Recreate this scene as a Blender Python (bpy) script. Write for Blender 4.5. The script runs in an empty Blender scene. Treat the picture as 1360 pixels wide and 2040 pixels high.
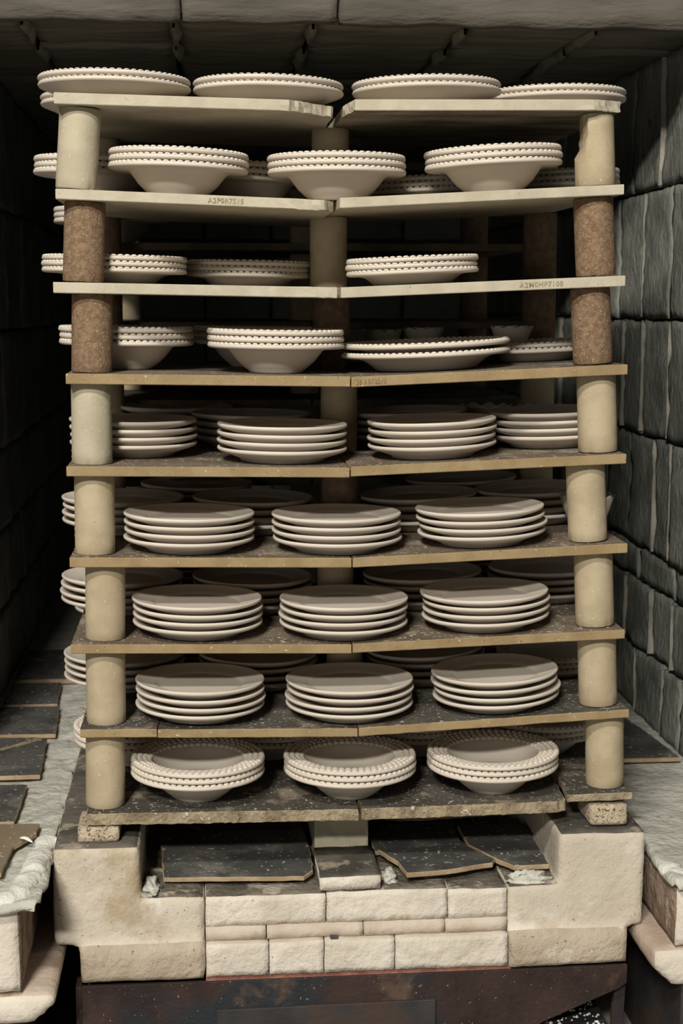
import bpy, math, random
from math import sin, cos, tan, atan, pi, radians, sqrt, floor
from mathutils import Vector, Matrix, noise
random.seed(7)
scene = bpy.context.scene
col = scene.collection

# ------------------------------------------------------------------ camera
FPX, HZ, VX = 3100.0, 600.0, 400.0
CAM = Vector((-.30, -3.1, 1.65))
PH = atan((1020 - HZ) / FPX); TH = atan((680 - VX) * cos(PH) / FPX)
cR = Vector((cos(TH), -sin(TH), 0))
cF = Vector((sin(TH) * cos(PH), cos(TH) * cos(PH), -sin(PH)))
cU = Vector((sin(TH) * sin(PH), cos(TH) * sin(PH), cos(PH)))
cd = bpy.data.cameras.new('camera'); cam = bpy.data.objects.new('camera', cd); col.objects.link(cam)
cam.matrix_world = Matrix((( cR.x, cU.x, -cF.x, CAM.x), (cR.y, cU.y, -cF.y, CAM.y), (cR.z, cU.z, -cF.z, CAM.z), (0, 0, 0, 1)))
cd.sensor_fit = 'VERTICAL'; cd.sensor_height = 36; cd.sensor_width = 24
cd.lens = FPX / 2040 * 36
cd.clip_start = .05; cd.clip_end = 60
cd.dof.use_dof = True; cd.dof.focus_distance = 3.15; cd.dof.aperture_fstop = 5.0
scene.camera = cam

# ------------------------------------------------------------------ light and exposure
scene.view_settings.view_transform = 'Standard'; scene.view_settings.look = 'None'
scene.view_settings.exposure = -0.1; scene.view_settings.gamma = 1
scene.view_settings.use_curve_mapping = False
w = bpy.data.worlds.new('workshop'); scene.world = w; w.use_nodes = True
w.node_tree.nodes['Background'].inputs[0].default_value = (.90, .93, 1.0, 1)
w.node_tree.nodes['Background'].inputs[1].default_value = .04
def area(name, loc, target, sx, sy, power, color):
    l = bpy.data.lights.new(name, 'AREA'); l.shape = 'RECTANGLE'; l.size = sx; l.size_y = sy; l.energy = power; l.color = color
    o = bpy.data.objects.new(name, l); col.objects.link(o); o.location = loc
    o.rotation_euler = (Vector(target) - Vector(loc)).to_track_quat('-Z', 'Y').to_euler()
    return o
area('far_ceiling_lamp', (-3.6, -13.0, 8.3), (0, 0, 1.2), 1.9, .6, 1600, (1, .955, .86))
area('near_ceiling_lamp', (-1.45, -3.6, 4.6), (0, 0, 1.0), .9, .22, 190, (1, .945, .84))
area('front_fill', (-3.6, -7.0, 1.6), (0, 0, 1.2), 2.4, 2.0, 50, (1, .96, .88))  # added soft fill from the front to lift shaded gaps, not a real window

# ------------------------------------------------------------------ helpers
def ray(px, py): return cF + cR * ((px - 680) / FPX) - cU * ((py - 1020) / FPX)
def at(px, py, Y):
    d = ray(px, py); return CAM + d * ((Y - CAM.y) / d.y)
def atz(px, py, z):
    d = ray(px, py); return CAM + d * ((z - CAM.z) / d.z)
def px2x(px, Y, z):
    """X of the vertical-plane point with picture column px, depth Y and height z"""
    v0 = Vector((0, Y, z)) - CAM; k = (px - 680) / FPX
    # (v0 + X ex).R = k (v0 + X ex).F
    return (k * v0.dot(cF) - v0.dot(cR)) / (cR.x - k * cF.x)

def tag(o, label=None, cat=None, group=None, kind=None):
    if label: o['label'] = label
    if cat: o['category'] = cat
    if group: o['group'] = group
    if kind: o['kind'] = kind
    return o

def obj(name, verts, faces, mats, parent=None, mi=None, smooth=True, loc=None):
    me = bpy.data.meshes.new(name); me.from_pydata(verts, [], faces)
    for m in (mats if isinstance(mats, (list, tuple)) else [mats]): me.materials.append(m)
    if mi: me.polygons.foreach_set('material_index', mi)
    me.polygons.foreach_set('use_smooth', [smooth] * len(faces))
    me.update()
    o = bpy.data.objects.new(name, me); col.objects.link(o)
    if parent: o.parent = parent
    if loc is not None: o.location = loc
    return o

def empty(name, loc=(0, 0, 0)):
    o = bpy.data.objects.new(name, None); o.empty_display_size = .05; col.objects.link(o); o.location = loc
    return o

def sharp(o, deg=35):
    o.data.set_sharp_from_angle(angle=radians(deg)); return o

def boxv(x0, x1, y0, y1, z0, z1, j=0.0):
    r = lambda: random.uniform(-j, j)
    v = [(x + r(), y + r(), z + r()) for x in (x0, x1) for y in (y0, y1) for z in (z0, z1)]
    f = [(0, 1, 3, 2), (4, 6, 7, 5), (0, 4, 5, 1), (2, 3, 7, 6), (0, 2, 6, 4), (1, 5, 7, 3)]
    return v, f

def box(name, x0, x1, y0, y1, z0, z1, m, parent=None, j=0.0, bev=0.0):
    v, f = boxv(x0, x1, y0, y1, z0, z1, j)
    o = obj(name, v, f, m, parent, smooth=False)
    if bev:
        b = o.modifiers.new('bevel', 'BEVEL'); b.width = bev; b.segments = 2
    return o

def steps(a, b, d):
    n = max(1, int(round((b - a) / d))); return [a + (b - a) * i / n for i in range(n + 1)]

def lattice(name, xs, ys, zs, occ, m, parent=None, amp=.0015, nscale=30, it=1, big=0.0, mi_fn=None, lim=.007):
    """rough block: boundary quads of the occupied cells, relaxed once, then roughened"""
    idx = {}; V = []; Fc = []; MI = []
    def vid(i, j, k):
        if (i, j, k) not in idx: idx[(i, j, k)] = len(V); V.append(Vector((xs[i], ys[j], zs[k])))
        return idx[(i, j, k)]
    nx, ny, nz = len(xs) - 1, len(ys) - 1, len(zs) - 1
    O = {}
    for i in range(nx):
        for j in range(ny):
            for k in range(nz):
                if occ((xs[i] + xs[i + 1]) / 2, (ys[j] + ys[j + 1]) / 2, (zs[k] + zs[k + 1]) / 2): O[(i, j, k)] = 1
    D = [((1, 0, 0), [(1, 0, 0), (1, 1, 0), (1, 1, 1), (1, 0, 1)]), ((-1, 0, 0), [(0, 0, 0), (0, 0, 1), (0, 1, 1), (0, 1, 0)]),
         ((0, 1, 0), [(0, 1, 0), (0, 1, 1), (1, 1, 1), (1, 1, 0)]), ((0, -1, 0), [(0, 0, 0), (1, 0, 0), (1, 0, 1), (0, 0, 1)]),
         ((0, 0, 1), [(0, 0, 1), (1, 0, 1), (1, 1, 1), (0, 1, 1)]), ((0, 0, -1), [(0, 0, 0), (0, 1, 0), (1, 1, 0), (1, 0, 0)])]
    for (i, j, k) in O:
        for (d, q) in D:
            if (i + d[0], j + d[1], k + d[2]) in O: continue
            Fc.append(tuple(vid(i + a, j + b, k + c) for a, b, c in q))
            if mi_fn: MI.append(mi_fn(d, ((xs[i] + xs[i + 1]) / 2, (ys[j] + ys[j + 1]) / 2, (zs[k] + zs[k + 1]) / 2)))
    nb = [set() for _ in V]
    for f in Fc:
        for a in range(4): nb[f[a]].add(f[(a + 1) % 4]); nb[f[(a + 1) % 4]].add(f[a])
    for _ in range(it):
        W = [sum((V[n] for n in s), Vector()) / len(s) for s in nb]
        # move towards neighbours, limited, so corners round off
        NV = []
        for v, w_ in zip(V, W):
            d = (w_ - v) * .8; L = d.length
            NV.append(v + (d if L < lim else d * (lim / L)))
        V = NV
    if amp:
        V = [v + noise.noise_vector(v * nscale) * amp + noise.noise_vector(v * 9 + Vector((5, 3, 1))) * big for v in V]
    return obj(name, [tuple(v) for v in V], Fc, m, parent, mi=MI or None)

# ------------------------------------------------------------------ materials
def mat(name, c1, c2=None, sc=8, rough=.85, bump=.2, bsc=60, specks=(), patch=None, stretch=(1, 1, 1), bdist=.004, vary=True, spec=.3, contrast=(.35, .65), metallic=0):
    m = bpy.data.materials.new(name); m.use_nodes = True; nt = m.node_tree; N = nt.nodes; L = nt.links
    bs = N['Principled BSDF']; bs.inputs['Roughness'].default_value = rough; bs.inputs['Specular IOR Level'].default_value = spec
    bs.inputs['Metallic'].default_value = metallic
    tc = N.new('ShaderNodeTexCoord'); mp = N.new('ShaderNodeMapping'); mp.inputs['Scale'].default_value = stretch
    L.new(tc.outputs['Object'], mp.inputs['Vector'])
    if vary:
        oi = N.new('ShaderNodeObjectInfo'); mu = N.new('ShaderNodeMath'); mu.operation = 'MULTIPLY'; mu.inputs[1].default_value = 37.0
        L.new(oi.outputs['Random'], mu.inputs[0]); L.new(mu.outputs[0], mp.inputs['Location'])
    def nz(scale, detail=4, r=.55):
        n = N.new('ShaderNodeTexNoise'); n.inputs['Scale'].default_value = scale; n.inputs['Detail'].default_value = detail; n.inputs['Roughness'].default_value = r
        L.new(mp.outputs[0], n.inputs['Vector']); return n.outputs['Fac']
    def ramp(src, a, b):
        r = N.new('ShaderNodeMapRange'); r.inputs['From Min'].default_value = a; r.inputs['From Max'].default_value = b; r.interpolation_type = 'SMOOTHSTEP'
        L.new(src, r.inputs['Value']); return r.outputs['Result']
    def mix(f, a, b):
        x = N.new('ShaderNodeMix'); x.data_type = 'RGBA'; L.new(f, x.inputs[0])
        for s, i in ((a, 6), (b, 7)):
            if isinstance(s, tuple): x.inputs[i].default_value = (*s, 1)
            else: L.new(s, x.inputs[i])
        return x.outputs[2]
    c = mix(ramp(nz(sc), *contrast), c1, c2 or c1)
    if patch:
        for (pc, ps, pa, pb) in patch: c = mix(ramp(nz(ps, 6, .6), pa, pb), c, pc)
    for (scol, ss, th) in specks: c = mix(ramp(nz(ss, 2, .5), th, th + .03), c, scol)
    L.new(c, bs.inputs['Base Color'])
    if bump:
        b = N.new('ShaderNodeBump'); b.inputs['Strength'].default_value = bump; b.inputs['Distance'].default_value = bdist * 1.6
        L.new(nz(bsc, 5, .6), b.inputs['Height']); L.new(b.outputs[0], bs.inputs['Normal'])
    return m

M = {}
M['bisque'] = mat('bisque_clay', (.60, .54, .465), (.645, .585, .51), 6, .62, .04, 300, spec=.25)
M['bisque_smooth'] = mat('bisque_plain', (.60, .54, .47), (.64, .58, .51), 5, .62, .03, 260, spec=.25)
M['post_beige'] = mat('post_beige', (.375, .305, .20), (.455, .38, .26), 14, .75, .12, 160, specks=(((.30, .25, .18), 210, .70), ((.66, .60, .48), 160, .72)), patch=((( .38, .32, .23), 20, .60, .72),))
M['post_pale'] = mat('post_pale', (.385, .34, .25), (.45, .40, .295), 12, .7, .15, 120, specks=(((.55, .53, .45), 190, .68), ((.10, .24, .42), 30, .735)), patch=(((.34, .33, .25), 16, .54, .68),))
M['post_brown'] = mat('post_brown', (.165, .103, .062), (.25, .165, .10), 90, .85, .5, 260, specks=(((.46, .36, .24), 330, .64), ((.10, .07, .05), 230, .68)))
M['post_dark'] = mat('post_dark_brown', (.14, .095, .06), (.21, .14, .09), 60, .85, .4, 200, specks=(((.30, .22, .13), 330, .66),))
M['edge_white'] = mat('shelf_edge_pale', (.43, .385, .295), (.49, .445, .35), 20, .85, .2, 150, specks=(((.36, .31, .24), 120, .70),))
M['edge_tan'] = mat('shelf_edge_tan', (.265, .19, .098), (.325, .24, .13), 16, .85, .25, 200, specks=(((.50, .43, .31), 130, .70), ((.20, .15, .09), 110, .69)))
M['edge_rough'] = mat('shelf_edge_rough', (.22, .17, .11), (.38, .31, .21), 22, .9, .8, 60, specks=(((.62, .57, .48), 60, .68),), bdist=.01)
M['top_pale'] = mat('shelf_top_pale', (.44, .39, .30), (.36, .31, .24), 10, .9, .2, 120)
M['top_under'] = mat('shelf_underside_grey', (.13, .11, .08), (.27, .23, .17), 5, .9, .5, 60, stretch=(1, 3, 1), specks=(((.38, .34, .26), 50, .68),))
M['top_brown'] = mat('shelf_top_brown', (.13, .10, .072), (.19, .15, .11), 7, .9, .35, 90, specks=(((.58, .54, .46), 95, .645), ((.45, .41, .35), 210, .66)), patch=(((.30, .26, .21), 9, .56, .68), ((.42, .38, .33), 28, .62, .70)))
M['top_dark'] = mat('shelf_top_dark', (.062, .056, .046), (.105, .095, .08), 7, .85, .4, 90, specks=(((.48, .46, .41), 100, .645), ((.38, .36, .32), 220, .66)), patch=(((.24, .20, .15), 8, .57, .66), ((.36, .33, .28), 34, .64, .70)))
M['slab_black'] = mat('slab_black', (.055, .056, .052), (.10, .098, .09), 9, .8, .4, 80, specks=(((.42, .40, .36), 90, .66),), patch=(((.20, .19, .165), 7, .54, .72),))
M['edge_shaded'] = mat('shelf_edge_shaded', (.12, .095, .06), (.17, .13, .085), 20, .9, .4, 90)  # darkened tan for the rear shelves: shade of the deep kiln in the colour
M['slab_edge'] = mat('slab_edge_brown', (.32, .23, .14), (.42, .32, .21), 20, .9, .5, 90)
M['slab_brown'] = mat('slab_top_brown', (.22, .17, .115), (.28, .22, .155), 9, .9, .4, 80, specks=(((.50, .46, .40), 70, .67),))
M['stub'] = mat('speckled_firebrick', (.52, .42, .30), (.64, .54, .40), 40, .95, 1.0, 130, specks=(((.16, .11, .07), 170, .60),), bdist=.006)
M['castable'] = mat('castable_refractory', (.52, .46, .375), (.62, .56, .475), 5, .95, .40, 70, specks=(((.26, .21, .15), 150, .69), ((.36, .30, .22), 60, .72)), patch=(((.42, .34, .235), 5, .52, .70), ((.68, .63, .56), 9, .58, .70), ((.36, .27, .21), 16, .64, .74)), bdist=.006)
M['castable_low'] = mat('castable_low', (.40, .33, .25), (.52, .44, .35), 8, .95, .7, 70, specks=(((.20, .15, .10), 120, .69),), patch=(((.66, .60, .52), 12, .58, .70),), bdist=.006)
M['firebrick'] = mat('firebrick_cream', (.58, .525, .445), (.70, .645, .565), 9, .95, .8, 40, specks=(((.36, .30, .22), 70, .72),), patch=(((.48, .40, .31), 9, .60, .72),), bdist=.006)
M['band'] = mat('mortar_band', (.50, .42, .34), (.60, .53, .45), 10, .95, .5, 60, patch=(((.38, .29, .23), 8, .58, .7),))
M['soot'] = mat('sooty_top', (.07, .065, .055), (.15, .13, .11), 10, .95, .8, 60, patch=(((.36, .31, .24), 11, .58, .68),), specks=(((.50, .46, .38), 90, .70),))
M['sill_top'] = mat('sill_dirty', (.10, .09, .07), (.22, .19, .15), 12, .95, 1.0, 50, patch=(((.46, .41, .34), 14, .54, .64),), bdist=.008)
M['red'] = mat('red_mortar', (.24, .095, .07), (.36, .17, .13), 30, .95, 1.0, 60, patch=(((.05, .03, .03), 30, .62, .68),))
M['steel'] = mat('rusty_steel', (.022, .013, .012), (.046, .027, .023), 6, .7, .5, 60, patch=(((.020, .024, .030), 4.0, .50, .62), ((.10, .066, .048), 9, .56, .72)), specks=(((.26, .19, .13), 150, .71),), spec=.3)
M['steel_grey'] = mat('grey_steel', (.030, .028, .030), (.05, .045, .043), 7, .6, .3, 60, patch=(((.06, .04, .032), 5, .55, .7),))
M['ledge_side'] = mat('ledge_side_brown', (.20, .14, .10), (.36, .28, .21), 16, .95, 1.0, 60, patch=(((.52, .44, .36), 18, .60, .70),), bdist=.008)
M['ledge_front'] = mat('ledge_front', (.62, .56, .48), (.70, .64, .56), 10, .95, .7, 60, specks=(((.30, .24, .18), 110, .72),))
M['foot_top'] = mat('ledge_foot_top', (.44, .34, .27), (.56, .47, .39), 9, .95, .6, 60, patch=(((.30, .19, .13), 10, .58, .7),))
M['blanket'] = mat('fibre_blanket', (.46, .46, .41), (.58, .57, .51), 14, 1, .9, 35, patch=(((.28, .25, .21), 18, .60, .72),), bdist=.008)
M['blanket_white'] = mat('fibre_blanket_white', (.66, .66, .61), (.76, .75, .70), 12, 1, .8, 30, bdist=.008)
M['wall'] = mat('kiln_wall_block', (.175, .185, .165), (.27, .275, .245), 4, .95, .7, 34, stretch=(1, 1.8, .8), patch=(((.34, .335, .29), 6, .58, .76), ((.11, .115, .105), 8, .62, .72)), bdist=.010)
M['wall_back'] = mat('kiln_wall_joint', (.03, .03, .026), (.05, .05, .045), 9, .95, .5, 40)
M['wall_mortar'] = mat('kiln_mortar', (.36, .34, .29), (.24, .23, .20), 14, .95, .8, 50)
M['ceiling'] = mat('kiln_ceiling', (.15, .15, .125), (.25, .24, .20), 6, .95, .7, 24, stretch=(.5, 4, 1), patch=(((.22, .21, .17), 5, .62, .75),), bdist=.010)
M['ceil_mortar'] = mat('ceiling_mortar', (.20, .19, .15), (.28, .26, .21), 14, .95, .8, 50)
M['lintel'] = mat('kiln_lintel', (.085, .076, .063), (.125, .112, .093), 7, .95, .5, 30, stretch=(.5, 1, 2.5), bdist=.008)
M['concrete'] = mat('workshop_floor', (.24, .22, .19), (.30, .28, .24), 3, .85, .1, 30)
M['ink'] = mat('stamp_ink', (.24, .19, .12), (.36, .30, .20), 120, .9, 0)
M['ink_tan'] = mat('stamp_ink_tan', (.24, .16, .08), (.30, .21, .11), 120, .9, 0)

# ------------------------------------------------------------------ the setting
fl = obj('floor', [(-7, -12, 0), (7, -12, 0), (7, 4.4, 0), (-7, 4.4, 0)], [(0, 1, 2, 3)], M['concrete'], smooth=False); tag(fl, kind='structure')

XR, XL, CZ, YM, YB = .915, -.88, 2.29, .60, 4.0
def block_wall(name, x, side, courses, joints, y0, y1, mortar=True):
    bx = box(name, *( (x + .03, x + .30) if side > 0 else (x - .30, x - .03)), YM, y1 + .2, 0, 2.75, M['wall_back']); tag(bx, kind='structure')
    for ci, (z0, z1) in enumerate(courses):
        js = joints[ci % len(joints)]
        js = [j for j in js if y0 < j < y1]
        ed = [y0] + js + [y1]
        for a, b in zip(ed[:-1], ed[1:]):
            off = random.uniform(-.006, .006)
            xa, xb = (x + off, x + .028) if side > 0 else (x - .028, x - off)
            ys = steps(a + .001, b - .001, .022); zs = steps(z0 + .0025, z1 - .0025, .022)
            lattice('block', [xa, xb], ys, zs, lambda *_: True, M['wall'], bx, amp=.0055, nscale=34, it=1, big=.007, lim=.003)
        if mortar:
            for j in js:
                if random.random() < .3: continue
                wd = random.uniform(.004, .015); n = 10; V = []; F = []
                for k in range(n + 1):
                    z = z0 + .008 + (z1 - z0 - .016) * k / n
                    h = wd * (1 + .35 * noise.noise(Vector((j * 9, z * 20, 3)))); dy = .006 * noise.noise(Vector((j * 3, z * 6, 9)))
                    p = -side * (.007 + .003 * noise.noise(Vector((z * 18, j, 1))))
                    V += [(x + side * .02, j - h + dy, z), (x + p, j - h * .5 + dy, z), (x + p, j + h * .5 + dy, z), (x + side * .02, j + h + dy, z)]
                    if k:
                        o_ = 4 * (k - 1)
                        for q in range(3): F.append((o_ + q, o_ + q + 1, o_ + q + 5, o_ + q + 4))
                obj('mortar_strip', V, F, M['wall_mortar'], bx)
    return bx
wr = block_wall('wall_right', XR, 1, [(.49, .685), (.685, .872), (.872, .968), (.968, 1.285), (1.285, 1.60), (1.60, 1.945), (1.945, CZ)],
    [[.70, .86, 1.12, 1.38, 1.64, 1.9, 2.2, 2.5, 2.9, 3.4], [.79, .99, 1.24, 1.5, 1.78, 2.05, 2.35], [.80, 1.12, 1.4, 1.7, 2.1, 2.5],
     [.835, .985, 1.24, 1.5, 1.78, 2.05, 2.35], [.875, 1.13, 1.33, 1.6, 1.86, 2.12, 2.4], [.885, 1.135, 1.39, 1.64, 1.9, 2.16, 2.42], [.76, 1.0, 1.26, 1.52, 1.8, 2.1, 2.4]], YM, YB)
wl = block_wall('wall_left', XL, -1, [(.52, .76), (.76, .985), (.985, 1.22), (1.22, 1.56), (1.56, 1.92), (1.92, CZ)],
    [[.9, 1.3, 1.7, 2.1, 2.5], [.75, 1.15, 1.55, 1.95, 2.35]], YM, YB, mortar=False)
wb = box('wall_back', XL - .3, XR + .3, YB + .03, YB + .3, 0, 2.75, M['wall_back']); tag(wb, kind='structure')
for zi, (z0, z1) in enumerate([(.5, .85), (.85, 1.2), (1.2, 1.55), (1.55, 1.92), (1.92, 2.28)]):
    for i in range(6):
        xa = XL + (XR - XL) * i / 6
        box('block', xa + .006, xa + (XR - XL) / 6 - .006, YB, YB + .05, z0 + .006, z1 - .006, M['wall'], wb, j=.003, bev=.008)
ce = box('ceiling', XL - .3, XR + .3, YM + .02, YB + .3, CZ + .03, CZ + .42, M['wall_back']); tag(ce, kind='structure')
cj = [XL - .1, -.70, -.352, -.030, .335, .645, XR + .1]
for a, b in zip(cj[:-1], cj[1:]):
    for (ya, yb) in ((YM, .98), (.98, 1.6), (1.6, 2.25), (2.25, 3.1), (3.1, YB)):
        dz = random.uniform(-.004, .004)
        lattice('ceiling_slab', steps(a + .004, b - .004, .03), steps(ya + .002, yb - .002, .035), [CZ + dz, CZ + .05], lambda *_: True, M['ceiling'], ce, amp=.004, nscale=14, it=1, big=.006)
for j in cj[1:-1]:                      # smeared mortar at the slab joints
    for (ya, yb) in ((.66, .92), (.98, 1.28)):
        ya += random.uniform(-.03, .03); yb += random.uniform(-.12, .1); n = 9; V = []; F = []
        for k in range(n + 1):
            y = ya + (yb - ya) * k / n; wd = .011 * sin(pi * (k + .6) / (n + 1.2)) * (1.2 + noise.noise(Vector((j * 5, y * 14, 0)))) + .003
            dx = .010 * noise.noise(Vector((j, y * 8, 4))); p = CZ - .012
            V += [(j - wd + dx, y, CZ + .008), (j - wd * .5 + dx, y, p), (j + wd * .5 + dx, y, p), (j + wd + dx, y, CZ + .008)]
            if k:
                o_ = 4 * (k - 1)
                for q in range(3): F.append((o_ + q, o_ + q + 4, o_ + q + 5, o_ + q + 1))
        obj('mortar_smear', V, F, M['ceil_mortar'], ce)
# the outer face of the kiln: lintel over the mouth, jambs out of frame
wf = box('wall_front', -2.6, 2.6, YM + .01, YM + .25, CZ + .45, 3.4, M['lintel']); tag(wf, kind='structure')
for (a, b) in ((-1.4, -.3425), (-.3418, .0225), (.0232, 1.4)):
    lattice('lintel_slab', steps(a, b, .022), steps(YM - .035, YM + .02, .027), steps(CZ - .012, CZ + .46, .03), lambda *_: True, M['lintel'], wf, amp=.004, nscale=16, it=1, big=.007)
for (a, b) in ((-2.6, XL - .03), (XR + .03, 2.6)):
    box('jamb', a, b, YM, YM + .25, 0, CZ + .45, M['lintel'], wf)

# ledges beside the car
LZ, RZ = .525, .492
def ledge(name, side, x, z, y0, foot_x, foot_z0, foot_z1, xo):
    """side wall ledge: upper block with dark side, foot that reaches under the car"""
    root = empty(name, (0, 0, 0)); tag(root, kind='structure')
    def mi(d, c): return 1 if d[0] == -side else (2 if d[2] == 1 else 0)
    ys = steps(y0, y0 + .5, .022) + steps(y0 + .5, YB, .12)[1:]
    xs = steps(min(x, xo), max(x, xo), .022); zs = steps(foot_z1 + .002, z - .006, .02)
    lattice('ledge_block', xs, ys, zs, lambda *_: True, [M['ledge_front'], M['ledge_side'], M['blanket']], root, amp=.002, nscale=35, it=1, big=.002, mi_fn=mi)
    xs = steps(min(foot_x, xo), max(foot_x, xo), .018); zs = steps(foot_z0, foot_z1, .018)
    def occ(a, b, c):
        d = (foot_x - a) * side if side < 0 else (a - foot_x)
        d = abs(a - foot_x)
        return not (c < foot_z0 + .026 and d < .036 - (c - foot_z0))
    def mi2(d, c): return 2 if d[2] == 1 else (1 if d[0] == -side else 0)
    lattice('ledge_foot', xs, ys, zs, occ, [M['ledge_front'], M['foot_top'], M['foot_top']], root, amp=.0015, nscale=35, it=2, big=.002, mi_fn=mi2)
    v, f = boxv(*sorted((foot_x + side * .07, xo)), y0 + .03, YB, 0, foot_z0)
    obj('ledge_base', v, f, M['steel_grey'], root, smooth=False)
    return root
ledge('trim_1', -1, -.655, LZ, -.24, -.592, .275, .338, -1.05)
ledge('trim_2', 1, .640, RZ, -.16, .598, .262, .346, 1.10)

def blanket(name, xa, xb, y0, y1, z, edge_side, drop_e, drop_f, m, label, lump=.004, fold=.0):
    nx, ny = 26, 120; V = []; F = []; e0 = 5; f0 = 6
    cols = []
    for i in range(nx + 1): cols.append(xa + (xb - xa) * i / nx)      # xb = the edge over the gap
    for j in range(-f0, ny + 1):
        for i in range(nx + 1 + e0):
            yy = y0 + (y1 - y0) * max(j, 0) / ny; zz = z; xx = cols[min(i, nx)]
            if i > nx:
                t = (i - nx) / e0; tf = max(0, -j / f0); xx += edge_side * .012 * sin(t * pi * .6) * (1 - tf); zz -= drop_e * t * t * (1 - tf)
            if j < 0:
                t = -j / f0; yy -= .016 * sin(t * pi * .55); zz -= drop_f * t * t * (1 + .35 * noise.noise(Vector((xx * 14, 0, 2))))
            p = Vector((xx, yy, zz)); ed = max(0, 1 - abs(xx - xb) / .09)
            zz += lump * (.6 + fold * ed) * (noise.noise(p * 22) + .5 * noise.noise(p * 55)) + .004 * ed
            xx += (.006 + .006 * ed) * noise.noise(Vector((yy * 16, zz * 18, 7))) * (1 if i >= nx - 3 else .3)
            if j < 0: yy += .006 * noise.noise(Vector((xx * 25, zz * 30, 2)))
            V.append((xx, yy, zz))
    w_ = nx + 1 + e0
    for j in range(ny + f0):
        for i in range(w_ - 1):
            a = j * w_ + i; q = (a, a + 1, a + 1 + w_, a + w_); F.append(q if edge_side > 0 else q[::-1])
    o = obj(name, V, F, m)
    s = o.modifiers.new('thick', 'SOLIDIFY'); s.thickness = .006; s.offset = -1
    tag(o, label, 'insulation'); return o
blanket('fibre_blanket', -.92, -.625, -.245, 1.9, LZ + .004, 1, .010, .020, [M['blanket']], 'off-white ceramic fibre blanket with ragged edge along the left ledge', .006, 1.6)
blanket('fibre_blanket', .93, .642, -.165, 1.9, RZ + .004, -1, .020, .024, [M['blanket']], 'smooth grey-white ceramic fibre blanket covering the right ledge', .003, .5)

def roll(name, pts, r, m, label):
    P = [Vector(p) for p in pts]; Q = []
    for a, b in zip(P[:-1], P[1:]):
        k = max(2, int((b - a).length / .006))
        Q += [a.lerp(b, i / k) for i in range(k)]
    Q.append(P[-1])
    for _ in range(10): Q = [Q[0]] + [(Q[i - 1] + Q[i] * 2 + Q[i + 1]) / 4 for i in range(1, len(Q) - 1)] + [Q[-1]]
    n = 20; V = []; F = []
    for i, q in enumerate(Q):
        t = (Q[min(i + 1, len(Q) - 1)] - Q[max(i - 1, 0)]).normalized(); u = t.cross(Vector((0, 0, 1))).normalized(); v = Vector((0, 0, 1))
        e = min(1, i / 5, (len(Q) - 1 - i) / 5) ** .5 if 0 < i < len(Q) - 1 else .05
        for k in range(n):
            a = 2 * pi * k / n; d = u * cos(a) + v * sin(a); p_ = q + d * r * .5
            rr = r * e * (1 + .55 * noise.noise(p_ * 17) + .30 * noise.noise(p_ * 60))
            V.append(tuple(q + u * cos(a) * rr * 1.25 + v * sin(a) * rr * .8))
    for i in range(len(Q) - 1):
        for k in range(n): F.append((i * n + k, i * n + (k + 1) % n, (i + 1) * n + (k + 1) % n, (i + 1) * n + k))
    o = obj(name, V, F, m); tag(o, label, 'insulation'); return o
roll('fibre_roll', [(-.98, -.232, LZ - .004), (-.72, -.236, LZ - .006), (-.665, -.225, LZ - .002), (-.645, -.12, LZ + .004), (-.636, .0, LZ + .006), (-.630, .10, LZ + .006)], .019, M['blanket_white'], 'white lumpy roll of ceramic fibre along the front of the left ledge')
roll('fibre_roll', [(.642, -.06, RZ - .002), (.655, -.14, RZ - .004), (.70, -.162, RZ - .004), (1.0, -.162, RZ - .004)], .016, M['blanket_white'], 'white lumpy roll of ceramic fibre on the right ledge front')
def slab(name, poly, z, t, mt, me, label, cat='slab', group=None, tilt=None, rough=.0012):
    """broken kiln-shelf slab: polygon outline on z, thickness t below the top face"""
    P = []
    n = len(poly)
    for i in range(n):
        a = Vector(poly[i]); b = Vector(poly[(i + 1) % n]); L = (b - a).length; k = max(1, int(L / .02)); nn = Vector((-(b - a).y, (b - a).x)).normalized()
        for s in range(k):
            p = a + (b - a) * s / k
            if s: p = p + nn * random.uniform(-rough, rough) * 1.4
            P.append(p)
    c = sum(P, Vector((0, 0))) / len(P); N_ = len(P); V = []
    zf = (lambda x, y: z + (tilt[0] * (x - c.x) + tilt[1] * (y - c.y) if tilt else 0))
    for (dz, sc_) in ((0, .988), (-.0015, 1), (-t + .0015, 1.0), (-t, .988)):
        for p in P:
            q = c + (p - c) * sc_; V.append((q.x - c.x, q.y - c.y, zf(q.x, q.y) + dz - z))
    F = [tuple(range(N_)), tuple(range(4 * N_ - 1, 3 * N_ - 1, -1))]; MI = [0, 1]
    area2 = sum(P[i].x * P[(i + 1) % N_].y - P[(i + 1) % N_].x * P[i].y for i in range(N_))
    for r in range(3):
        for i in range(N_):
            F.append((r * N_ + i, (r + 1) * N_ + i, (r + 1) * N_ + (i + 1) % N_, r * N_ + (i + 1) % N_)); MI.append(1)
    if area2 < 0: F = [f[::-1] for f in F]
    o = obj(name, V, F, [mt, me], mi=MI, smooth=False, loc=(c.x, c.y, z)); tag(o, label, cat, group)
    return o
def zpoly(pts, z): return [tuple(atz(px, py, z)[:2]) for px, py in pts]
T = LZ + .020
G = 'kiln slabs laid along the left ledge'
slab('kiln_slab', [(-.90, -.155), (-.700, -.150), (-.695, .0), (-.655, .075), (-.655, .135), (-.90, .150)], T + .004, .010, M['slab_brown'], M['slab_edge'], 'brown broken slab nearest the front of the left ledge', group=G)
slab('kiln_slab', [(-.90, .165), (-.712, .165), (-.712, .425), (-.90, .435)], T, .010, M['slab_black'], M['slab_edge'], 'dark speckled slab behind the brown slab on the left ledge', group=G)
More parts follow.
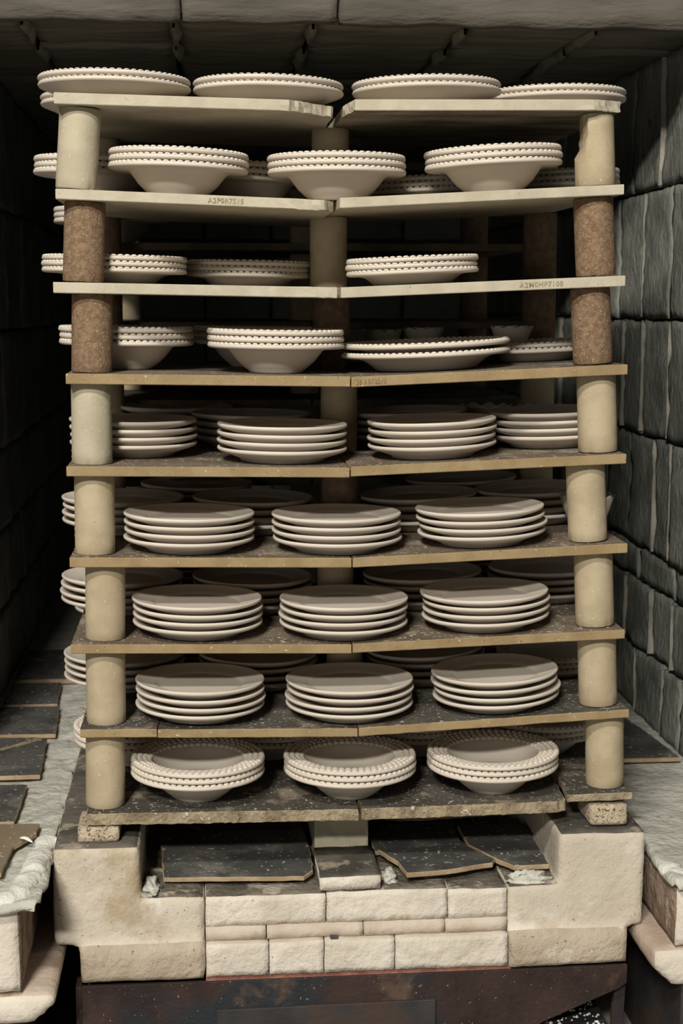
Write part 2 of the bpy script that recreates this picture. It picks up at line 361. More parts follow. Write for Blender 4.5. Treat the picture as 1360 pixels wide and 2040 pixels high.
slab('kiln_slab', [(-.86, .488), (-.690, .488), (-.703, .80), (-.765, .74), (-.86, .655)], T + .002, .011, M['slab_black'], M['slab_edge'], 'grey slab with diagonal broken back edge on the left ledge', group=G)
slab('kiln_slab', [(-.86, .690), (-.79, .755), (-.73, .830), (-.86, .835)], T - .003, .009, M['slab_black'], M['slab_edge'], 'dark broken wedge of slab beside the diagonal edge, left ledge', group=G)
slab('kiln_slab', [(-.86, .85), (-.686, .845), (-.700, 1.13), (-.86, 1.13)], T, .011, M['slab_black'], M['slab_edge'], 'fourth slab back along the left ledge, plain dark square', group=G)
slab('kiln_slab', [(-.86, 1.15), (-.708, 1.15), (-.720, 1.40), (-.86, 1.40)], T, .010, M['slab_black'], M['slab_edge'], 'second farthest dark slab with brown front edge, left ledge', group=G)
slab('kiln_slab', [(-.86, 1.42), (-.655, 1.42), (-.665, 1.82), (-.86, 1.82)], T + .004, .014, M['slab_black'], M['slab_edge'], 'farthest dark slab in the shadow of the left ledge', group=G)
slab('kiln_slab', [(.665, .60), (.885, .60), (.868, .84), (.840, 1.06), (.665, 1.06)], RZ + .022, .011, M['slab_black'], M['slab_edge'], 'dark slab with brown front edge lying on the right ledge', group='kiln slab on the right ledge')

# flake of fibre on the left ledge
def flake(name, c, L, wd, ang, label, m, curl=.006):
    n = 8; V = []; F = []
    for i in range(n + 1):
        t = i / n; h = wd * sin(pi * (t * .86 + .07)) * (1 + .25 * noise.noise(Vector((t * 5, c[0] * 9, 1))))
        for s in (-1, 0, 1): V.append(((t - .5) * L, s * h, curl * sin(pi * t) + (.002 if s == 0 else 0)))
    for i in range(n):
        for s in range(2): a = 3 * i + s; F.append((a, a + 3, a + 4, a + 1))
    o = obj(name, V, F, m, loc=c); o.rotation_euler = (.15, .1, ang)
    s = o.modifiers.new('thick', 'SOLIDIFY'); s.thickness = .002
    tag(o, label, 'flake'); return o
p = atz(52, 1676, T + .006); flake('fibre_flake', (p.x, p.y, T + .008), .036, .006, -.6, 'curled white flake of fibre on the brown slab, left ledge', M['blanket_white'])

# ------------------------------------------------------------------ the kiln car
car = empty('kiln_car', (0, 0, .10)); tag(car, 'low kiln car with cream refractory blocks on a rusty steel frame', 'kiln car')
def cpart(o):
    o.location = o.location - Vector((0, 0, .10)); return o
YF = -.03; YE = 1.62
ysf = steps(YF, YF + .30, .016) + steps(YF + .30, YE, .10)[1:]
def top_mi(d, c): return 1 if d[2] == 1 else 0
YL = -.050
ysc = [YL] + ysf
def corner(x0, x1, xin, sgn, xl0, xl1):
    xs = steps(x0, x1, .0125); zs = steps(.266, .551, .0125)
    for v in (xin, xl0, xl1):
        k = min(range(len(xs)), key=lambda i: abs(xs[i] - v)); xs[k] = v
    for v in (.442, .343):
        k = min(range(len(zs)), key=lambda i: abs(zs[i] - v)); zs[k] = v
    def occ(x, y, z):
        if z < .343: return xl0 < x < xl1
        if y < YF: return False
        return z < .442 or (x < xin if sgn < 0 else x > xin)
    def mi(d, c):
        if d[2] == 1: return 1 if c[2] > .5 else (2 if c[2] > .4 else 3)
        return 3 if c[2] < .343 else 0
    return cpart(lattice('corner_block', xs, ysc, zs, occ, [M['castable'], M['soot'], M['sill_top'], M['castable_low']], car, amp=.0011, nscale=45, it=2, big=.0025, mi_fn=mi, lim=.0045))
corner(-.615, -.306, -.436, -1, -.562, -.306); corner(.322, .616, .431, 1, .322, .580)
# upper course of firebricks, ledge band, lower course
def brick(x0, x1, y0, y1, z0, z1, m=None, amp=.0018, name='brick', mats=None, mi=None):
    return cpart(lattice(name, steps(x0, x1, .0125), steps(y0, y0 + .12, .02) + steps(y0 + .12, y1, .08)[1:], steps(z0, z1, .0125), lambda *_: True, mats or (m or M['firebrick']), car, amp=amp, nscale=40, it=1, big=.0014, mi_fn=mi, lim=.0016))
for (a, b) in ((-.3055, -.0580), (-.0570, .1965), (.1975, .3215)):
    dz = random.uniform(-.003, .003)
    brick(a, b, YF, .55, .374, .441 + dz, mats=[M['firebrick'], M['sill_top']], mi=top_mi)
for (a, b) in ((-.306, -.182), (-.181, .02), (.021, .19), (.191, .3215)):
    brick(a, b, YF - .005, .55, .345, .3738, mats=[M['band'], M['band']], mi=top_mi, amp=.001, name='band_brick')
for (a, b) in ((-.3055, -.1775), (-.1765, -.0628), (-.0618, .0842), (.0855, .3215)):
    brick(a, b, YL, .55, .2745, .3445, mats=[M['firebrick'], M['band']], mi=top_mi)
cpart(box('red_mortar', -.306, .331, -.040, .50, .262, .274, M['red'], car, j=.001))
# deck fill between the uprights
cpart(box('deck_fill', -.43, .43, .5, YE, .30, .435, M['soot'], car))
# centre pier: low brick in front, taller grey brick behind
o = brick(-.070, .057, YF, .150, .443, .473, mats=[M['firebrick'], M['soot']], mi=top_mi)
o = cpart(box('pier_block', -.068, .050, .152, .42, .443, .583, M['post_pale'], car, bev=.004))
# mortar joint inside the right upright, cracked filler pieces
# steel frame
YS = -.045
def plate(name, pts, y, t, m, par=car):
    n = len(pts); V = [(x, y, z) for x, z in pts] + [(x, y + t, z) for x, z in pts]
    F = [tuple(range(n)), tuple(range(2 * n - 1, n - 1, -1))] + [(i, i + n, (i + 1) % n + n, (i + 1) % n) for i in range(n)]
    o = obj(name, V, F, m, par, smooth=False)
    b = o.modifiers.new('bevel', 'BEVEL'); b.width = .0015; b.segments = 2
    return o
fr = empty('steel_frame', (0, 0, -.10)); fr.parent = car
plate('front_plate', [(-.560, .262), (-.560, .06), (.28, .06), (.40, .145), (.560, .212), (.578, .224), (.578, .264)], YS, .010, M['steel'], fr)
plate('lower_plate', [(-.285, .203), (-.285, .05), (.17, .05), (.17, .208)], YS - .008, .008, M['steel_grey'], fr)
plate('left_flange', [(-.572, .262), (-.572, .05), (-.560, .05), (-.560, .262)], YS, .05, M['steel'], fr)
plate('right_flange', [(.572, .250), (.555, .16), (.556, .05), (.578, .05), (.586, .250)], YS + .03, .012, M['steel'], fr)
v, f = boxv(-.55, .56, YS + .06, YE, .21, .262); obj('bed_plate', v, f, M['steel'], fr, smooth=False)
v, f = boxv(.41, .415, YS + .02, YS + .5, .10, .17); obj('channel_web', v, f, M['steel'], fr, smooth=False)
v, f = boxv(.415, .55, YS + .02, YS + .5, .095, .115); obj('channel_floor', v, f, M['steel'], fr, smooth=False)
for sx in (-.42, .42):
    for y in (.12, 1.4):
        n = 24; V = []; F = []
        for xx in (-.02, .02):
            for i in range(n): V.append((sx + xx, y + .105 * cos(2 * pi * i / n), .105 + .105 * sin(2 * pi * i / n)))
        F = [tuple(range(n)), tuple(range(2 * n - 1, n - 1, -1))] + [(i, i + n, (i + 1) % n + n, (i + 1) % n) for i in range(n)]
        obj('wheel', V, F, M['steel_grey'], fr, smooth=False)
# grit lying in the channel: nobody could count it
V = []; F = []
for i in range(90):
    c = Vector((random.uniform(.425, .54), random.uniform(-.02, .16), .117)); r = random.uniform(.002, .005); b = len(V)
    for d in ((1, 0, 0), (0, 1, 0), (-1, 0, 0), (0, -1, 0), (0, 0, 1), (0, 0, -.4)): V.append(tuple(c + Vector(d) * r * random.uniform(.8, 1.2)))
    for i4 in range(4): F += [(b + i4, b + (i4 + 1) % 4, b + 4), (b + (i4 + 1) % 4, b + i4, b + 5)]
tag(obj('grit', V, F, M['blanket_white'], smooth=False), 'pale grit lying in the steel channel below the right corner', 'grit', kind='stuff')

# stub bricks carrying the bottom shelf
def stub(x0, x1, y0, y1, z0, z1, label):
    o = lattice('support_brick', steps(x0, x1, .008), steps(y0, y1, .02), steps(z0, z1, .008), lambda *_: True, M['stub'], amp=.0014, nscale=90, it=1, big=.001)
    tag(o, label, 'brick', 'speckled bricks under the bottom shelf')
stub(-.565, -.479, -.004, .12, .550, .584, 'small speckled brick under the front left corner of the bottom shelf')
stub(.502, .583, -.004, .12, .554, .600, 'small speckled brick under the front right corner of the bottom shelf')
stub(-.56, -.48, .56, .70, .550, .584, 'speckled support brick at the back left under the bottom shelf')
stub(.49, .57, .56, .70, .554, .580, 'speckled support brick at the back right under the bottom shelf')

# slabs lying on the deck between the uprights
G = 'dark slabs on the deck below the bottom shelf'
slab('kiln_slab', [(-.392, .030), (-.100, .012), (-.079, .045), (-.076, .145), (-.085, .30), (-.405, .30)], .462, .010, M['slab_black'], M['slab_edge'], 'long dark slab on the deck, left of the centre pier', group=G, tilt=(0, .015))
slab('kiln_slab', [(-.300, .31), (-.085, .31), (-.09, .48), (-.41, .48)], .458, .012, M['slab_black'], M['slab_edge'], 'dark slab at the back left of the deck', group=G)
slab('kiln_slab', [(.068, .125), (.102, .05), (.112, -.018), (.200, -.002), (.303, .036), (.312, .060), (.262, .150), (.180, .140)], .470, .011, M['slab_black'], M['slab_edge'], 'broken dark slab with pale jagged front edge right of the pier', group=G, tilt=(-.02, 0.0))
slab('kiln_slab', [(.272, .155), (.322, .052), (.345, .018), (.421, .020), (.423, .28), (.268, .28)], .466, .011, M['slab_black'], M['slab_edge'], 'dark slab against the inner face of the right corner block', group=G)
slab('kiln_slab', [(.064, .15), (.17, .165), (.262, .172), (.262, .33), (.064, .33)], .459, .010, M['slab_black'], M['slab_edge'], 'dark slab lying behind the broken one right of the pier', group=G)
slab('kiln_slab', [(.10, .345), (.19, .335), (.262, .345), (.40, .36), (.40, .52), (.10, .52)], .472, .012, M['slab_black'], M['slab_edge'], 'rearmost dark slab right of the centre pier', group=G)

def lump(name, c, sx, sy, sz, m, label, cat='rubble', seed=0, parent=None):
    n, k = 22, 12; V = []; F = []
    for j in range(k + 1):
        ph_ = pi / 2 * j / k
        for i in range(n):
            a = 2 * pi * i / n; d = Vector((cos(a) * sin(ph_), sin(a) * sin(ph_), cos(ph_)))
            s = 1 + .55 * noise.noise(d * 2.2 + Vector((seed, 0, 0))) + .3 * noise.noise(d * 6 + Vector((seed, 2, 0)))
            V.append((d.x * sx * s, d.y * sy * s, max(0, d.z * sz * s)))
    for j in range(k):
        for i in range(n): F.append((j * n + i, (j + 1) * n + i, (j + 1) * n + (i + 1) % n, j * n + (i + 1) % n))
    F.append(tuple(reversed([k * n + i for i in range(n)][::-1])))
    o = obj(name, V, F, m, loc=c); tag(o, label, cat); return o
lump('fibre_lump', (.370, -.005, .441), .045, .020, .020, M['blanket'], 'grey crumbled fibre lump on the deck edge beside right corner block', seed=3)
lump('fibre_lump', (-.415, .02, .441), .018, .045, .018, M['blanket'], 'grey fibre scrap in the inner corner by the left corner block', seed=8)
lump('fibre_lump', (.082, .035, .441), .018, .030, .016, M['blanket'], 'small pale crumb heap beside the centre pier on the deck', seed=12)
# small dark chip lying on the ledge band
o = box('chip', -.050, -.034, -.050, -.042, .3475, .352, M['slab_black'], j=.001); tag(o, 'tiny dark chip lying on the brick ledge at the car front', 'chip')

# ------------------------------------------------------------------ shelves
D1 = .70            # depth of the front set of shelves
LV = {              # level: (x left, z left, x seam, z seam left, z seam right, x right, z right)
 1: (-.576, 2.047, -.020, 2.036, 2.040, .541, 2.046),
 2: (-.578, 1.866, -.027, 1.846, 1.851, .543, 1.881),
 3: (-.586, 1.687, -.025, 1.677, 1.677, .550, 1.701),
 4: (-.566, 1.509, -.004, 1.501, 1.500, .559, 1.523),
 5: (-.569, 1.326, -.005, 1.318, 1.320, .561, 1.341),
 6: (-.567, 1.143, -.001, 1.134, 1.134, .568, 1.156),
 7: (-.569, .966, -.001, .955, .956, .567, .975),
 8: (-.554, .790, .012, .780, .779, .580, .805),
 9: (-.545, .612, .014, .606, .605, .591, .612)}
TH_ = {1: .0215, 2: .020, 3: .021, 4: .0205, 5: .020, 6: .020, 7: .019, 8: .018, 9: .0245}
def zs(l, x):
    xl, zl, xm, za, zb, xr, zr = LV[l]
    if x < xm: return zl + (za - zl) * (x - xl) / (xm - xl)
    return zb + (zr - zb) * (x - xm) / (xr - xm)
def slope(l, x):
    return (zs(l, x + .01) - zs(l, x - .01)) / .02 if abs(x - LV[l][2]) > .02 else 0
def shelf(name, l, pts, top, edge, label, t=None, dz=0.0, under=None, rough=.0008, sl=None, group='kiln shelves of the front stack'):
    """outline points (x, y) counter-clockwise; each border vertex takes the height of the sloping shelf"""
    t = t or TH_[l]; P = []; n = len(pts)
    for i in range(n):
        a = Vector(pts[i][:2]); b = Vector(pts[(i + 1) % n][:2]); L = (b - a).length
        rg = pts[i][2] if len(pts[i]) > 2 else rough
        k = max(1, int(L / (.02 if rg < .002 else .008))); nn = Vector((-(b - a).y, (b - a).x)).normalized()
        for s in range(k):
            p_ = a + (b - a) * s / k
            if s: p_ = p_ + nn * random.uniform(-rg, rg) * (.3 if rg >= .002 else 1)
            P.append((p_.x, p_.y, rg))
    cx = sum(p_[0] for p_ in P) / len(P); cy = sum(p_[1] for p_ in P) / len(P); N_ = len(P)
    z0 = zs(l, cx) + dz
    def Z(x): return (zs(l, min(max(x, LV[l][0]), LV[l][5]) if sl is None else x) + dz - z0)
    V = []
    for (dd, inset) in ((0, .0014), (-.0014, 0), (-t * .5, -.0), (-t + .0014, 0), (-t, .0014)):
        for (x, y, rg) in P:
            dx, dy = cx - x, cy - y; L = sqrt(dx * dx + dy * dy)
            k = inset / L + (random.uniform(-1, 1) * rg * .7 / L if rg >= .002 and dd else 0)
            V.append((x + dx * k - cx, y + dy * k - cy, Z(x) + dd + (random.uniform(-.0006, .0006) if rg >= .001 else 0)))
    F = [tuple(range(N_)), tuple(range(5 * N_ - 1, 4 * N_ - 1, -1))]; MI = [0, 2 if under else 1]
    for r in range(4):
        for i in range(N_): F.append((r * N_ + i, (r + 1) * N_ + i, (r + 1) * N_ + (i + 1) % N_, r * N_ + (i + 1) % N_)); MI.append(1)
    o = obj(name, V, F, [top, edge] + ([under] if under else []), mi=MI, smooth=False, loc=(cx, cy, z0))
    tag(o, label, 'shelf', group)
    return o
ORD = ['', 'top', 'second', 'third', 'fourth', 'fifth', 'sixth', 'seventh', 'eighth', 'bottom']
def tier(l): return ORD[l] + (' tier' if l in (1, 9) else ' tier down')
SH = {}
g = .0015
for l in range(1, 10):
    xl, zl, xm, za, zb, xr, zr = LV[l]
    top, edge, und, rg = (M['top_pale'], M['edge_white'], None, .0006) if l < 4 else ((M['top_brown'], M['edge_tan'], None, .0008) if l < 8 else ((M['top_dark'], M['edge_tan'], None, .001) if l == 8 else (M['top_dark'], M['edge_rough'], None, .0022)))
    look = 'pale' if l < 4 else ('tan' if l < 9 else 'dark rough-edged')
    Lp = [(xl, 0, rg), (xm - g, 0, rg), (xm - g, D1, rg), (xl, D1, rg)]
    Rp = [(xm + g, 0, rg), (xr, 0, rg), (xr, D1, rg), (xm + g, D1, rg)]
    undR = None
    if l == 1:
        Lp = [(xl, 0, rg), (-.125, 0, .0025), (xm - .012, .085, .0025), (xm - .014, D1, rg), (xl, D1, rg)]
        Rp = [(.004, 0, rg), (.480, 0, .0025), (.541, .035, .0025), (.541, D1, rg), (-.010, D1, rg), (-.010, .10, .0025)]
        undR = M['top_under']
    if l == 2:
        Lp = [(xl, .008, .0008), (xl + .014, 0, rg), (-.130, 0, .002), (-.055, .010, .002), (xm - .008, .045, rg), (xm - .008, D1, rg), (xl, D1, rg)]
    if l == 3:
        Lp = [(xl, 0, rg), (-.085, 0, .002), (xm - .006, .004, .001), (xm - g, D1, rg), (xl, D1, rg)]
    ll = f'{look} kiln shelf on the left, {tier(l)}'; lr = f'{look} kiln shelf on the right, {tier(l)}'
    if l == 1: ll = 'pale kiln shelf on the left of the top tier, chipped inner corner'; lr = 'greyish kiln shelf on the right of the top tier, broken front corners'
    if l == 8:
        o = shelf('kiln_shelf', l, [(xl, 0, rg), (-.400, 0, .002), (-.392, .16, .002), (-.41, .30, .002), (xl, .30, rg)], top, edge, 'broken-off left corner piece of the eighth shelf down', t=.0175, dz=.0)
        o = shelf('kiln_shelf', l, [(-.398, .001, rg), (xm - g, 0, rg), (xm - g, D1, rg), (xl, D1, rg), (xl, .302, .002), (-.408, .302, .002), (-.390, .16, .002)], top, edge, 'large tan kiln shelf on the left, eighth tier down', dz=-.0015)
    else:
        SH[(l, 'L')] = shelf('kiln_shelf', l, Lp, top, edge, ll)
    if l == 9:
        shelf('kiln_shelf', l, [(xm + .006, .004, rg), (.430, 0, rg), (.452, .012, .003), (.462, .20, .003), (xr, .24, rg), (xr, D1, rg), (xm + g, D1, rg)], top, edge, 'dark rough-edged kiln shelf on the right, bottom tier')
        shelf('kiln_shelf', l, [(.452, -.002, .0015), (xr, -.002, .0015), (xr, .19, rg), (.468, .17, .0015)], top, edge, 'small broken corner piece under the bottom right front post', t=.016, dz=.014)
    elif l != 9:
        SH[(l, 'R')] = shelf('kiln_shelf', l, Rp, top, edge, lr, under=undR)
# rear set of shelves on the same car
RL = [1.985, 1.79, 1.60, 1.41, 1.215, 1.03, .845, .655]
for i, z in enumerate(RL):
    m = M['edge_shaded']
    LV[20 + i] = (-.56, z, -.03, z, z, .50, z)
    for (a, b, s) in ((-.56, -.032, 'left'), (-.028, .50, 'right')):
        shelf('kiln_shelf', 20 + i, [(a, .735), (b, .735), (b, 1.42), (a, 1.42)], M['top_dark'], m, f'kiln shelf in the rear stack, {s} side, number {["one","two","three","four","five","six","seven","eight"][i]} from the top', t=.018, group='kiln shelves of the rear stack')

# stamped codes on the shelf edges
def text(body, l, side, x, size, m, w=1.0):
    c = bpy.data.curves.new('stamp', 'FONT'); c.body = body; c.size = size; c.extrude = .0002; c.offset = .00018; c.space_character = 1.12
    o = bpy.data.objects.new('stamp_tmp', c); col.objects.link(o); bpy.context.view_layer.update()
    dg = bpy.context.evaluated_depsgraph_get(); me = bpy.data.meshes.new_from_object(o.evaluated_get(dg)); me.name = 'stamped_code'
    bpy.data.objects.remove(o); me.materials.clear(); me.materials.append(m)
    s = bpy.data.objects.new('stamped_code', me); col.objects.link(s); par = SH[(l, side)]; s.parent = par
    zz = zs(l, x) - TH_[l] * .5 - size * .34
    s.rotation_euler = (pi / 2, -atan(slope(l, x + .03)), 0); s.scale = (w, 1, 1)
    s.location = Vector((x, -.0011, zz)) - par.location
text('A2P0R7515', 2, 'L', -.284, .0135, M['ink'], .98)
text('A2M0HP7108', 3, 'R', .335, .0145, M['ink'], .98)
text('28 ABR2016', 4, 'R', .007, .0145, M['ink_tan'], .74)

# ------------------------------------------------------------------ posts
def post(l, pxb, pxt, Y, m, label, r=.0405, cut=False, x=None):
    """post standing on level l below level l-1: pxb, pxt = picture columns of its centre at foot and head"""
    zm = 1.65
    if x is None:
        zb = zs(l, 0); xb = px2x(pxb, Y, zb); xt = px2x(pxt, Y, zb + .15)
    else: xb = xt = x
    zb = zs(l, xb); lean = (xt - xb)
    zu = zs(l - 1, xt) - TH_.get(l - 1, .018)
    if l == 9 and xb > .45: zb += .014
    if l >= 20: zb = LV[l][1]; zu = LV[l - 1][1] - .018
    tilt = atan(lean / (zu - zb)); h = (zu - zb) * cos(tilt) - abs(sin(tilt)) * r * .9 - .0008
    n = 44; rings = [(0, .955), (.0025, 1.0), (.02, 1.0), (h * .2, 1), (h * .4, 1), (h * .55, 1), (h * .62, 1), (h * .7, 1), (h * .85, 1), (h - .0025, 1.0), (h, .96)]
    V = []; F = []; sd = random.uniform(0, 50)
    for (z, k) in rings:
        for i in range(n):
            a = 2 * pi * i / n; rr = r * k * (1 + .006 * noise.noise(Vector((cos(a) * 2, sin(a) * 2, z * 12 + sd))))
            e = 1 - min(1, min(z, h - z) / .012)
            if e > 0: rr -= max(0, noise.noise(Vector((cos(a) * 3.2, sin(a) * 3.2, sd + (9 if z > h / 2 else 0)))) - .36) * .020 * e
            xx, yy = rr * cos(a), rr * sin(a)
            if cut and z > h * .5:
                lim = -.026 + .006 * noise.noise(Vector((yy * 60, z * 30, 0))) if z < h * .68 else -.021
                if z > h * .98: lim = -.019
                xx = max(xx, lim)
            V.append((xx, yy, z))
    for j in range(len(rings) - 1):
        for i in range(n): F.append((j * n + i, j * n + (i + 1) % n, (j + 1) * n + (i + 1) % n, (j + 1) * n + i))
    # hollow tube: end rings with a bore
    b = len(V)
    for (z, k) in ((0, .55), (h, .55)):
        for i in range(n): V.append((r * k * cos(2 * pi * i / n), r * k * sin(2 * pi * i / n), z))
    for i in range(n):
        j2 = (i + 1) % n
        F.append((i, b + i, b + j2, j2)); F.append(((len(rings) - 1) * n + i, (len(rings) - 1) * n + j2, b + n + j2, b + n + i)); F.append((b + i, b + n + i, b + n + j2, b + j2))
    o = obj('kiln_post', V, F, m, loc=(xb, Y, zb + abs(sin(tilt)) * r * .9 + .0004)); o.rotation_euler = (0, tilt, 0); sharp(o, 50)
    tag(o, label, 'post', 'cylindrical posts between the shelves')
    return o
B, P_, Br, Dk = M['post_beige'], M['post_pale'], M['post_brown'], M['post_dark']
wn = {2: 'between the top and second shelves', 3: 'between the second and third shelves', 4: 'between the third and fourth shelves', 5: 'between the fourth and fifth shelves', 6: 'between the fifth and sixth shelves',
      7: 'between the sixth and seventh shelves', 8: 'between the seventh and eighth shelves', 9: 'between the eighth and bottom shelves'}
front = {2: ((152, 161, P_), (658, 658, B), (1185, 1181, B)), 3: ((166, 170, Br), (654, 654, B), (1186, 1180, Br)), 4: ((183, 184, Br), (660, 660, Dk), (1180, 1174, Br)),
         5: ((184, 182, P_), (675, 675, B), (1190, 1186, B)), 6: ((190, 188, B), (677, 676, Dk), (1170, 1164, B)), 7: ((210, 210, B), (668, 668, B), (1184, 1180, B)),
         8: ((212, 210, B), (686, 686, B), (1190, 1187, B)), 9: ((210, 210, B), (686, 686, B), (1203, 1203, B))}
cname = lambda m: {B: 'smooth beige', P_: 'pale stained', Br: 'speckled brown', Dk: 'dark brown'}[m]
for l, (a, c, b) in front.items():
    post(l, a[0], a[1], .062, a[2], f'{cname(a[2])} post, front left, {wn[l]}')
    post(l, c[0], c[1], .300 if l == 9 else .335, c[2], f'{cname(c[2])} post behind the centre seam, {wn[l]}', r=.0405)
    post(l, b[0], b[1], .062, b[2], f'{cname(b[2])} post, front right, {wn[l]}' if l != 2 else 'beige post with a broken upper side, front right under the top shelf', cut=(l == 2))
    bm = Dk if l in (3, 4) else B
    post(l, 0, 0, .645, bm, f'{"dark brown" if bm is Dk else "beige"} post, back left, {wn[l]}', x=-.525)
    post(l, 0, 0, .645, bm, f'{"dark brown" if bm is Dk else "beige"} post, back right, {wn[l]}', x=.515)
for i in range(1, 8):
    for (x, Y, nm, mm) in ((.455, 1.22, 'right', Dk if i < 4 else B), (-.50, 1.22, 'left', B), (-.03, 1.0, 'centre', B)):
        post(20 + i, 0, 0, Y, mm, f'post of the rear stack, {nm}, {["first","second","third","fourth","fifth","sixth","seventh"][i-1]} gap from the top', x=x, r=.038)

# ------------------------------------------------------------------ crockery
def lathe(prof, n=72):
    V = []; F = []
    for (r, z) in prof:
        if r < 1e-6: V.append((0, 0, z)); continue
        for i in range(n): V.append((r * cos(2 * pi * i / n), r * sin(2 * pi * i / n), z))
    # ring starts
    st = []; k = 0
    for (r, z) in prof: st.append(k); k += 1 if r < 1e-6 else n
    for a in range(len(prof) - 1):
        r0, r1 = prof[a][0], prof[a + 1][0]
        for i in range(n):
            j = (i + 1) % n
            if r0 < 1e-6: F.append((st[a], st[a + 1] + j, st[a + 1] + i))
            elif r1 < 1e-6: F.append((st[a] + i, st[a] + j, st[a + 1]))
            else: F.append((st[a] + i, st[a] + j, st[a + 1] + j, st[a + 1] + i))
    return V, F
def mesh(name, V, F, m, smooth=True):
    me = bpy.data.meshes.new(name); me.from_pydata(V, [], F); me.materials.append(m); me.polygons.foreach_set('use_smooth', [smooth] * len(F)); me.update(); return me
def beads(rings, zfun, br=.0064, bh=.0042):
    V = []; F = []
    for ri, r in enumerate(rings):
        n = int(round(2 * pi * r / .0138)); s = pi * r / n * .99
        for i in range(n):
            a = 2 * pi * (i + .5 * (ri % 2)) / n; b = len(V); z = zfun(r)
            sl = atan((zfun(r + .004) - zfun(r - .004)) / .008)
            for (k, h) in ((1.0, -.0012), (.86, .55), (.48, .9)):
                for q in range(8):
                    t = 2 * pi * q / 8; u, v = cos(t) * k * .0062, sin(t) * k * s
                    rr = r + u * cos(sl) - (h * bh) * sin(sl); zz = z + u * sin(sl) + h * bh * cos(sl)
                    V.append((rr * cos(a) - v * sin(a), rr * sin(a) + v * cos(a), zz))
            V.append(((r - bh * sin(sl)) * cos(a), (r - bh * sin(sl)) * sin(a), z + bh))
            for ring in range(2):
                for q in range(8): F.append((b + ring * 8 + q, b + ring * 8 + (q + 1) % 8, b + ring * 8 + 8 + (q + 1) % 8, b + ring * 8 + 8 + q))
            for q in range(8): F.append((b + 16 + q, b + 16 + (q + 1) % 8, b + 24))
    return V, F
KIND = {}
def zi(prof):
    def f(r):
        for (a, za), (b, zb) in zip(prof[:-1], prof[1:]):
            lo, hi = sorted((a, b))
            if lo <= r <= hi and hi > lo: return za + (zb - za) * (r - a) / (b - a)
        return prof[0][1] if r > prof[0][0] else prof[-1][1]
    return f
def make_kind(k, outer, inner, sp, rings, name, desc, rimz_in=None):
    prof = [(0, outer[0][1] + .0022)] + [(outer[0][0] - .006, outer[0][1] + .0022), (outer[0][0] - .003, outer[0][1])] + outer + inner + [(0, inner[-1][1])]
    V, F = lathe(prof); body = mesh(name, V, F, M['bisque'] if rings else M['bisque_smooth'])
    bm = None
    if rings:
        Vb, Fb = beads(rings, zi(inner)); bm = mesh('beaded_rim', Vb, Fb, M['bisque'])
    KIND[k] = dict(body=body, beads=bm, sp=sp, name=name, desc=desc, R=max(r for r, _ in outer))
# plain dinner plate
make_kind('plain', [(.082, 0), (.086, .001), (.088, .0045), (.096, .0085), (.108, .0135), (.122, .0180), (.1310, .0216), (.1342, .0238), (.1354, .0266)],
          [(.1350, .0292), (.1335, .0304), (.1310, .0300), (.1285, .0285), (.112, .0238), (.098, .0206), (.0925, .0193), (.0895, .0172), (.086, .0163), (.080, .0163)], .0163, None, 'dinner_plate', 'smooth plate')
# beaded deep soup plate
make_kind('bowl', [(.051, 0), (.0545, .0006), (.0565, .004), (.066, .011), (.080, .024), (.090, .037), (.0965, .0455), (.103, .0500), (.118, .0498), (.134, .0504), (.1398, .0520), (.1418, .0555)],
          [(.1408, .0592), (.139, .0600), (.118, .0582), (.106, .0560), (.0985, .0520), (.0915, .0440), (.082, .0320), (.069, .0205), (.057, .0150), (.050, .0134)], .0134, [.1345, .1225, .1112, .1025], 'beaded_bowl', 'beaded deep bowl')
# beaded flat plate
make_kind('mid', [(.076, 0), (.081, .0008), (.084, .004), (.092, .011), (.100, .0165), (.112, .0192), (.130, .0200), (.1358, .0213), (.1380, .0246)],
          [(.137, .0280), (.135, .0287), (.130, .0285), (.112, .0255), (.101, .0215), (.092, .0160), (.083, .0125), (.078, .0122)], .0122, [.1308, .1190, .1078], 'beaded_plate', 'beaded plate')
make_kind('bigmid', [(.078, 0), (.083, .0008), (.086, .004), (.096, .013), (.105, .0185), (.120, .0210), (.144, .0219), (.1498, .0232), (.1520, .0264)],
          [(.151, .0298), (.149, .0305), (.144, .0303), (.120, .0273), (.106, .0235), (.096, .0178), (.086, .0126), (.080, .0123)], .0123, [.1448, .1328, .1213, .1110], 'beaded_plate', 'wide beaded plate')
# large charger
make_kind('charger', [(.092, 0), (.097, .0008), (.101, .004), (.112, .0095), (.126, .0165), (.140, .0214), (.148, .0243), (.1510, .0260), (.1528, .0292)],
          [(.1515, .0325), (.149, .0330), (.144, .0312), (.128, .0235), (.115, .0172), (.105, .0138), (.098, .0130)], .0130, [.1445, .133, .122], 'charger_plate', 'shallow beaded charger')
# platter
make_kind('platter', [(.100, 0), (.106, .001), (.110, .005), (.122, .015), (.134, .023), (.150, .0285), (.170, .0292), (.1768, .0307), (.1798, .0343)],
          [(.1785, .038), (.176, .0388), (.170, .0375), (.150, .0335), (.135, .0285), (.122, .0225), (.112, .0197), (.104, .0192)], .0192, [.1705, .158, .146, .134], 'beaded_platter', 'large beaded platter')
